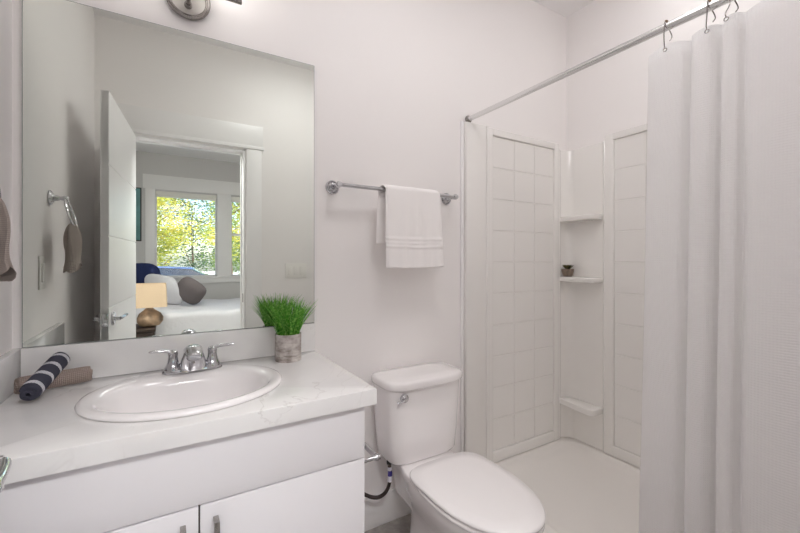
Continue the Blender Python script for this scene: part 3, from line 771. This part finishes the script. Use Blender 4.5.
# ================================================================== SHOWER
def shower():
    y0 = -.010
    zt, zb = 1.946, .142
    t = thing('shower_surround', 'white acrylic shower surround with embossed square tile panels and corner shelves', 'shower surround', (1.9, -.3, .142))
    # back wall wing, ridge, tiled panel
    obj('wing', MB().box(1.313, 1.452, -.026, -.001, zb, 1.950, .004), 'acrylic', t)
    obj('ridge', MB().box(1.447, 1.466, -.034, -.001, zb, 1.950, .006, 3), 'acrylic', t)
    def panel(tf, w_, h0, h1, cols, rows, fx=.04, fz0=.06, fz1=.035):
        m = MB()
        m.box(0, w_, 0, .008, h0, h1)
        m.box(0, fx, 0, .022, h0, h1, .005, 3).box(w_-fx, w_, 0, .022, h0, h1, .005, 3)
        m.box(fx-.004, w_-fx+.004, 0, .022, h1-fz1, h1, .005, 3).box(fx-.004, w_-fx+.004, 0, .022, h0, h0+fz0, .005, 3)
        gx = (w_-2*fx)/cols; gz = (h1-h0-fz0-fz1)/rows
        for i in range(cols):
            for j in range(rows):
                m.box(fx+i*gx+.0015, fx+(i+1)*gx-.0015, .004, .0115, h0+fz0+j*gz+.0022, h0+fz0+(j+1)*gz-.0022, .0022, 1)
        return m.xform(tf)
    # local +y is out of the wall
    TB = Matrix.Translation((1.464, -.001, 0)) @ Matrix.Scale(-1, 4, (0, 1, 0))
    obj('tile_panel', panel(TB, 2.052-1.464, zb, zt, 3, 10), 'acrylic', t)
    TS = Matrix(((0, -1, 0, XR-.001), (-1, 0, 0, -.262), (0, 0, 1, 0), (0, 0, 0, 1)))
    obj('tile_panel', panel(TS, 1.10, zb, zt, 6, 10, .05), 'acrylic', t)
    # column
    poly = [(2.046, -.001), (2.046, -.020), (2.056, -.026), (2.066, -.020), (2.070, -.012)]
    for k in range(9):
        a = k/8*PI/2; poly.append((2.078+.062*math.sin(a), -.012-.062*(1-math.cos(a))))
    poly += [(2.140, -.246), (2.132, -.252), (2.127, -.262), (2.132, -.272), (XR-.001, -.276), (XR-.001, -.001)]
    obj('corner_column', MB().prism(poly, zb, 1.915, .003), 'acrylic', t, angle=40)
    def shelf(z0, z1, lip=True):
        pts = [(2.064, -.014)]+[(p.x, p.y) for p in spline([(2.056, -.02, 0), (2.047, -.09, 0), (2.034, -.17, 0), (2.030, -.21, 0), (2.038, -.236, 0), (2.060, -.247, 0), (2.095, -.250, 0)], 22)]+[(2.139, -.249), (2.139, -.07), (2.121, -.031), (2.08, -.0135)]
        return MB().prism(pts, z0, z1, .007)
    for z0, z1 in ((.358, .395), (1.108, 1.138), (1.470, 1.500)):
        obj('shelf', shelf(z0, z1), 'acrylic', t, angle=40)
    # soap lip at the end of the topmost shelf
    # pan
    p = thing('shower_pan', 'smooth white shower pan with raised curb at the foot of the surround', 'shower pan', (1.75, -.75, FZ))
    m = MB(); n = 60
    def rr(x0, x1, y0_, y1, r, z):
        pts = []
        for (cx_, cy_, a0) in ((x1-r, y0_-r, 0), (x0+r, y0_-r, PI/2), (x0+r, y1+r, PI), (x1-r, y1+r, 3*PI/2)):
            for k in range(9):
                a = a0+k/8*PI/2; pts.append(Vector((cx_+r*math.cos(a), cy_+r*math.sin(a), z)))
        return pts
    X0, X1, Y0, Y1 = 1.300, XR-.001, -.001, YF0+.001
    rings = [rr(X0, X1, Y0, Y1, .002, FZ), rr(X0, X1, Y0, Y1, .002, .126), rr(X0+.006, X1-.002, Y0-.002, Y1+.002, .004, .136), rr(X0+.012, X1-.003, Y0-.003, Y1+.003, .006, .1385),
             rr(X0+.052, X1-.032, Y0-.032, Y1+.032, .07, .1385), rr(X0+.062, X1-.036, Y0-.036, Y1+.036, .07, .1365),
             rr(X0+.075, X1-.044, Y0-.044, Y1+.044, .07, .125), rr(X0+.10, X1-.06, Y0-.06, Y1+.06, .08, .108), rr(X0+.14, X1-.10, Y0-.10, Y1+.10, .09, .101), rr(X0+.35, X1-.35, Y0-.55, Y1+.55, .06, .094)]
    m.loft(rings)
    body = obj('basin', m, 'pan', p, angle=50)
    obj('drain', MB().lathe([(0, .093), (.05, .0935), (.052, .097), (.045, .098), (0, .0965)], (1.735, -.75, 0), seg=32), 'chrome', p)
shower()
# succulent on the middle shelf
def succulent():
    px, py, z0 = 2.080, -.062, 1.1385
    t = thing('potted_succulent', 'tiny dark succulent in a ribbed grey-brown pot on the shower shelf', 'plant', (px, py, z0))
    m = MB(); rings = []
    for r, h in ((.020, 0), (.024, .002), (.030, .018), (.034, .036), (.0345, .046), (.0315, .046), (.030, .040), (.004, .040)):
        rings.append([Vector((px+r*(1+.03*math.sin(12*a)*(1 if h < .045 else 0))*math.cos(a), py+r*(1+.03*math.sin(12*a))*math.sin(a), z0+h)) for a in [2*PI*j/48 for j in range(48)]])
    obj('pot', m.loft(rings), 'stone_pot', t)
    rnd = random.Random(5); lf = MB()
    for i in range(22):
        a = i*2.4; q = i/22; L = .020+.026*q; el = 1.25-.75*q
        base = Vector((px, py, z0+.040)); d = Vector((math.cos(a)*math.cos(el), math.sin(a)*math.cos(el), math.sin(el)))
        pts = [base+d*L*u+Vector((0, 0, .006*u*u)) for u in (0, .25, .5, .75, .92, 1)]
        lf.tube(pts, [.003, .0055, .0068, .006, .0035, .001], 8, flat=.5)
    obj('rosette_leaves', lf, 'succulent', t)
succulent()

# rod, hooks, curtain
RX, RZ = 1.343, 1.971
t = thing('shower_rod', 'satin metal shower curtain rod running from the tiled wall across the alcove', 'curtain rod', (RX, -.75, RZ-.02))
obj('rod', MB().tube([(RX, -.004, RZ), (RX, YF0+.004, RZ)], .0125, 20), 'rod', t)
for y, s_ in ((0, 1), (YF0, -1)):
    f_ = MB().lathe([(0, .001), (.019, .001), (.019, .010), (.015, .018), (0, .018)], (0, 0, 0), 'y', 24)
    if s_ < 0: f_.xform(Matrix.Scale(-1, 4, (0, 1, 0)))
    obj('end_flange', f_.xform(Matrix.Translation((RX, y, RZ))), 'nickel', t)

ZT = 1.915
def cx_of(p): return p
CTRL = [  # (x, y) of the top of the curtain, followed from its leading edge towards the camera's right
    (1.352, -.884), (1.338, -.905), (1.332, -.940), (1.340, -.975), (1.372, -.992), (1.388, -1.000), (1.372, -1.006), (1.335, -1.008), (1.318, -1.022), (1.322, -1.050),
    (1.345, -1.066), (1.372, -1.074), (1.375, -1.082), (1.345, -1.086), (1.308, -1.090), (1.296, -1.104), (1.304, -1.120), (1.330, -1.128), (1.338, -1.135), (1.315, -1.140), (1.296, -1.152), (1.290, -1.185), (1.296, -1.225),
    (1.315, -1.262), (1.352, -1.280), (1.372, -1.290), (1.350, -1.300), (1.318, -1.315), (1.318, -1.350), (1.350, -1.375), (1.368, -1.385), (1.345, -1.395), (1.318, -1.415), (1.330, -1.450), (1.350, -1.470)]
def curtain():
    N = 260; path = spline([(x, y, 0) for x, y in CTRL], N)
    s = [0]
    for a, b in zip(path[:-1], path[1:]): s.append(s[-1]+(b-a).length)
    zb = .175; nz_ = 44; m = MB(); vs = []; uvs = []
    hooks_y = (-.940, -1.052, -1.104, -1.19, -1.33, -1.42)
    for i in range(nz_+1):
        q = i/nz_; z = ZT-(ZT-zb)*q
        for j, p in enumerate(path):
            u = j/(N-1)
            amp = .40+.30*min(1, q*1.4)                     # pleats open out downwards
            x = RX+.004+(p.x-RX-.004)*amp+.012*q*(noise.noise(Vector((s[j]*5, q*2, 3))))
            y = p.y+.036*q*(1-u)-.004*q+.010*q*noise.noise(Vector((s[j]*4, q*1.6, 9)))
            y = max(y, YF0+.012)
            dz = 0
            if q < .06:
                sag = min(abs(p.y-h) for h in hooks_y); dz = -.010*min(1, sag/.05)**1.5*(1-q/.06)
            vs.append(Vector((x, y, z+dz))); uvs.append((s[j], z))
    fs = [(i*N+j, i*N+j+1, (i+1)*N+j+1, (i+1)*N+j) for i in range(nz_) for j in range(N-1)]
    m.add(vs, fs, uvs)
    o = obj('shower_curtain', m, 'curtain', recalc=False, angle=180)
    md = o.modifiers.new('thick', 'SOLIDIFY'); md.thickness = .0016; md.offset = 0
    return tag(o, 'white waffle-weave shower curtain hanging in soft folds from the rod', 'shower curtain')
curtain()
def hook(y, x, label):
    t = thing('curtain_hook', label, 'curtain hook', (RX, y, ZT-.015), 'curtain hooks on the shower rod')
    pts = []
    for k in range(15):   # over the rod
        a = math.radians(200-220*k/14); pts.append((RX+.0165*math.cos(a), y, RZ+.0165*math.sin(a)))
    front = spline([(RX-.0165, y, RZ-.006), (RX-.017, y+.001, RZ-.03), (x-.006, y+.001, ZT-.004), (x-.004, y, ZT-.016)], 10)
    bk = spline([pts[-1], (RX+.014, y-.006, RZ-.022), (RX+.008, y-.010, RZ-.036), (RX+.003, y-.006, RZ-.046)], 8)
    obj('wire', MB().tube([Vector(p) for p in front[::-1]]+[Vector(p) for p in pts[1:]]+[Vector(p) for p in bk[1:]], .0016, 8), 'nickel', t)
    for dx in (-.007, 0, .007):
        obj('roller_ball', MB().lathe([(.0005, -.0035), (.0028, -.002), (.0035, 0), (.0028, .002), (.0005, .0035)], (RX+dx, y, RZ+.0175-abs(dx)*.25), 'x', 12), 'bronze', t)
    obj('eyelet', MB().tube([(x-.004+.0, y+.005*math.cos(a), ZT-.020+.005*math.sin(a)) for a in [2*PI*k/20 for k in range(20)]], .0014, 8, True), 'nickel', t)
hook(-.940, 1.334, 'wire curtain hook with bronze roller balls at the curtain\'s leading edge')
hook(-1.052, 1.328, 'wire curtain hook, second one back from the curtain\'s leading edge')
hook(-1.104, 1.306, 'wire curtain hook with eyelet nearest the smooth wide fold of the curtain')

# ================================================================== BEDROOM THINGS
def soft_box(x0, x1, y0, y1, z0, z1, r, nx, ny, nz_, amp, sc_, seed):
    bm = bmesh.new(); bmesh.ops.create_cube(bm, size=1)
    for v in bm.verts: v.co = Vector(((x0+x1)/2+v.co.x*(x1-x0), (y0+y1)/2+v.co.y*(y1-y0), (z0+z1)/2+v.co.z*(z1-z0)))
    bmesh.ops.bevel(bm, geom=bm.edges[:], offset=r, segments=4, profile=.5, affect='EDGES')
    bmesh.ops.subdivide_edges(bm, edges=[e for e in bm.edges if e.calc_length() > .12], cuts=16, use_grid_fill=True)
    for v in bm.verts:
        n_ = noise.noise(v.co*sc_+Vector((seed, 0, 0))); v.co += Vector((0, .4, 1))*n_*amp if v.co.z > z0+.05 else Vector((0, n_*amp, 0))
    return MB().frombm(bm)
t = thing('bed', 'bed with a low grey base beneath the bedroom window, seen in the mirror', 'bed', (.4, -3.9, FZ))
obj('base', MB().box(-.78, 1.28, -4.62, -3.30, FZ+.10, .36, .02), 'greycloth', t)
obj('mattress', MB().box(-.76, 1.27, -4.63, -3.29, .36, .625, .05, 4), 'white_cloth', t)
obj('headboard', MB().box(-.90, -.79, -4.70, -3.25, FZ, .98, .02), 'greycloth', t)
for x in (-.7, 1.2):
    for y in (-4.55, -3.37): obj('leg', MB().box(x-.03, x+.03, y-.03, y+.03, FZ, FZ+.10, .004), 'dark', t)
m = soft_box(-.45, 1.31, -4.70, -3.245, .18, .668, .055, 0, 0, 0, .022, 5, 2)
m.f = [f for f in m.f if max(m.v[i].z for i in f) > .2]
tag(obj('comforter', m, 'white_cloth', angle=80), 'white crinkled comforter spread over the bed and hanging down its side', 'comforter')
def pillow(c, w_, h, th, rot, name, mat, label):
    n, k = 28, 16; rings = []
    for i in range(k+1):
        ph = -PI/2+PI*i/k; rings.append([])
        for j in range(n):
            a = 2*PI*j/n; e = math.cos(ph)**.55 if math.cos(ph) > 0 else 0
            cx_, cy_ = spow(math.cos(a), .62), spow(math.sin(a), .62)
            p = Vector((w_/2*cx_*e, th/2*math.sin(ph)*(1-.55*max(abs(cx_), abs(cy_))**3*e**3), h/2*cy_*e))
            p += Vector((0, 1, 0))*noise.noise(p*9)*.012
            rings[-1].append(p)
    m = MB().loft(rings); R = Matrix.Translation(c) @ rot; m.xform(R)
    return tag(obj(name, m, mat, angle=80), label, 'pillow')
ry_ = lambda a: Matrix.Rotation(math.radians(a), 4, 'Y'); rx_ = lambda a: Matrix.Rotation(math.radians(a), 4, 'X'); rzz = lambda a: Matrix.Rotation(math.radians(a), 4, 'Z')
pillow((-.25, -4.40, .955), .46, .50, .20, rzz(35) @ rx_(-12) @ ry_(0), 'pillow', 'navy', 'plump navy blue pillow standing above the lamp shade at the bed head')
pillow((-.04, -4.14, .865), .50, .44, .20, rzz(50) @ rx_(-28) @ ry_(6), 'pillow', 'white_cloth', 'large white pillow leaning between the navy and grey pillows')
pillow((.245, -3.97, .85), .34, .34, .15, rzz(25) @ rx_(-22) @ ry_(40), 'pillow', 'greycloth', 'dark grey square cushion tilted on its corner against the white pillow')
t = thing('nightstand', 'dark wooden nightstand between the bathroom door and the bed', 'nightstand', (-.2, -2.98, FZ))
obj('carcass', MB().box(-.47, -.105, -3.20, -2.76, .2, .565, .004), 'dark', t)
obj('top', MB().box(-.48, -.095, -3.21, -2.75, .565, .59, .004), 'dark', t)
d = obj('drawer', MB().box(-.46, -.115, -2.76, -2.745, .40, .555, .003), 'dark', t)
obj('knob', MB().lathe([(0, 0), (.008, 0), (.008, -.012), (.015, -.018), (.012, -.028), (0, -.03)], (-.255, -2.745, .48), 'y', 16), 'nickel', d)
for x in (-.45, -.125):
    for y in (-3.18, -2.78): obj('leg', MB().box(x-.02, x+.02, y-.02, y+.02, FZ, .2, .003), 'dark', t)
t = thing('table_lamp', 'table lamp with a square beige shade and gnarled brown gourd base', 'lamp', (-.15, -2.98, .59))
gb = []
for r, h in ((.050, 0), (.085, .012), (.108, .05), (.110, .085), (.090, .125), (.052, .155), (.030, .175), (.020, .195)):
    gb.append([Vector((-.15+r*(1+.06*math.sin(3*a+h*20))*math.cos(a), -2.98+r*(1+.06*math.sin(3*a+h*20))*math.sin(a), .59+h)) for a in [2*PI*j/32 for j in range(32)]])
obj('base', MB().loft(gb), 'driftwood', t)
obj('stem', MB().tube([(-.15, -2.98, .78), (-.15, -2.98, .95)], .006, 10), 'bronze', t)
sh = []
for hx, z in ((.150, .785), (.140, 1.005), (.137, 1.005), (.147, .785)):
    sh.append(rrect(-.15, -2.98, hx, hx, z, 12, 48))
sh.append(sh[0])
obj('lamp_shade', MB().loft(sh, False, False), 'shade', t)

# ================================================================== OUTSIDE
GZ = -.45
struct('ground', MB().box(-40, 45, -60, BY-.14, GZ-.2, GZ), 'paving', smooth=False)
def tree(x, y, h, r, mat, n, label, seed, trunk=.07, low=.35, leaf=.09, ysc=1.0):
    rnd = random.Random(seed); t = thing('tree', label, 'tree', (x, y, GZ), 'trees outside the bedroom window')
    tr = MB(); top = GZ+h
    tr.tube([(x, y, GZ), (x+.05, y, GZ+h*.3), (x-.04, y+.05, GZ+h*.6), (x+.02, y, GZ+h*.85)], [trunk, trunk*.8, trunk*.55, trunk*.2], 8)
    for k in range(9):
        a = rnd.uniform(0, 2*PI); z0 = GZ+h*rnd.uniform(low, .7); L = r*rnd.uniform(.5, .9)
        tr.tube([(x, y, z0), (x+L*.5*math.cos(a), y+L*.5*math.sin(a), z0+L*.35), (x+L*math.cos(a), y+L*math.sin(a), z0+L*.8)], [trunk*.4, trunk*.25, trunk*.08], 6)
    obj('trunk', tr, 'bark', t)
    blobs = [(Vector((rnd.uniform(-.7, .7)*r, rnd.uniform(-.7, .7)*r*ysc, h*rnd.uniform(low, .93))), r*rnd.uniform(.25, .5)) for _ in range(26)]
    m = MB()
    for i in range(n):
        c, br = blobs[rnd.randrange(len(blobs))]
        d = Vector((rnd.gauss(0, 1), rnd.gauss(0, 1), rnd.gauss(0, 1))).normalized()*br*rnd.random()**.45
        p = Vector((x, y, GZ))+c+d; q = Matrix.Rotation(rnd.uniform(0, 6.28), 3, 'Z') @ Matrix.Rotation(rnd.uniform(0, 3.1), 3, 'X')
        s_ = leaf*rnd.uniform(.6, 1.3)
        vs = [p+q @ Vector(v) for v in ((-s_, 0, 0), (-.2*s_, -.45*s_, .1*s_), (s_, 0, 0), (-.2*s_, .45*s_, .1*s_))]
        m.add(vs, [(0, 1, 2, 3)])
    obj('foliage', m, mat, t, smooth=False, recalc=False)
tree(-.5, -14.5, 4.6, 1.7, 'leaf_yellow', 12000, 'yellow-green leafy tree filling the left half of the bedroom window', 1, low=.24, leaf=.055)
tree(1.44, -9.8, 4.4, .85, 'leaf_yellow', 2600, 'slender young yellow-leaved tree with a thin bare trunk at the window\'s right', 2, .04, .42, .045)
tree(1.2, -23.5, 5.6, 2.3, 'leaf_dark', 9000, 'dark blue-green tree farthest back behind the yellow-green tree', 3, low=.22, leaf=.07)
tree(3.1, -18.9, 5.0, 1.8, 'leaf_green', 7000, 'green tree seen through the narrow right window', 4, low=.22, leaf=.06)
def car(x, y, mat, label, ang=0):
    t = thing('car', label, 'car', (x, y, GZ), 'parked cars outside the bedroom window')
    R = Matrix.Translation((x, y, GZ)) @ Matrix.Rotation(ang, 4, 'Z')
    def sec(prof, hw, k=.93):
        bm = bmesh.new(); vs = [bm.verts.new((px, -hw, pz)) for px, pz in prof]; f = bm.faces.new(vs)
        r = bmesh.ops.extrude_face_region(bm, geom=[f])
        for v in [g for g in r['geom'] if isinstance(g, bmesh.types.BMVert)]: v.co.y = hw
        for v in bm.verts:
            if v.co.z > 1.0: v.co.y *= k
        bmesh.ops.recalc_face_normals(bm, faces=bm.faces[:])
        bmesh.ops.bevel(bm, geom=bm.edges[:], offset=.04, segments=2, profile=.5, affect='EDGES')
        return MB().frombm(bm, R)
    body = [(-2.1, .35), (-2.15, .62), (-2.0, .88), (-1.2, .95), (1.35, .98), (2.1, .95), (2.2, .6), (2.15, .32), (1.7, .26), (-1.7, .26)]
    b = obj('body', sec(body, .86), mat, t)
    cab = [(-1.25, .93), (-.55, 1.38), (.2, 1.46), (1.1, 1.42), (1.85, .96)]
    obj('cabin_glass', sec(cab, .74, .88), 'carglass', t)
    roof = [(-.6, 1.37), (-.5, 1.42), (.2, 1.50), (1.05, 1.46), (1.15, 1.40), (.2, 1.44)]
    obj('roof', sec(roof, .70, .92), mat, t)
    for wx in (-1.35, 1.35):
        for s_ in (-1, 1):
            wl = MB().lathe([(0, -.1), (.27, -.1), (.32, -.07), (.32, .07), (.27, .1), (0, .1)], (0, 0, 0), 'y', 24).xform(R @ Matrix.Translation((wx, s_*.76, .32)))
            obj('wheel', wl, 'tire', t)
car(-.4, -12.4, 'car_blue', 'blue car parked beyond the left half of the bedroom window', .12)
car(3.5, -15.0, 'car_white', 'white car parked beyond the right half of the bedroom window', .05)
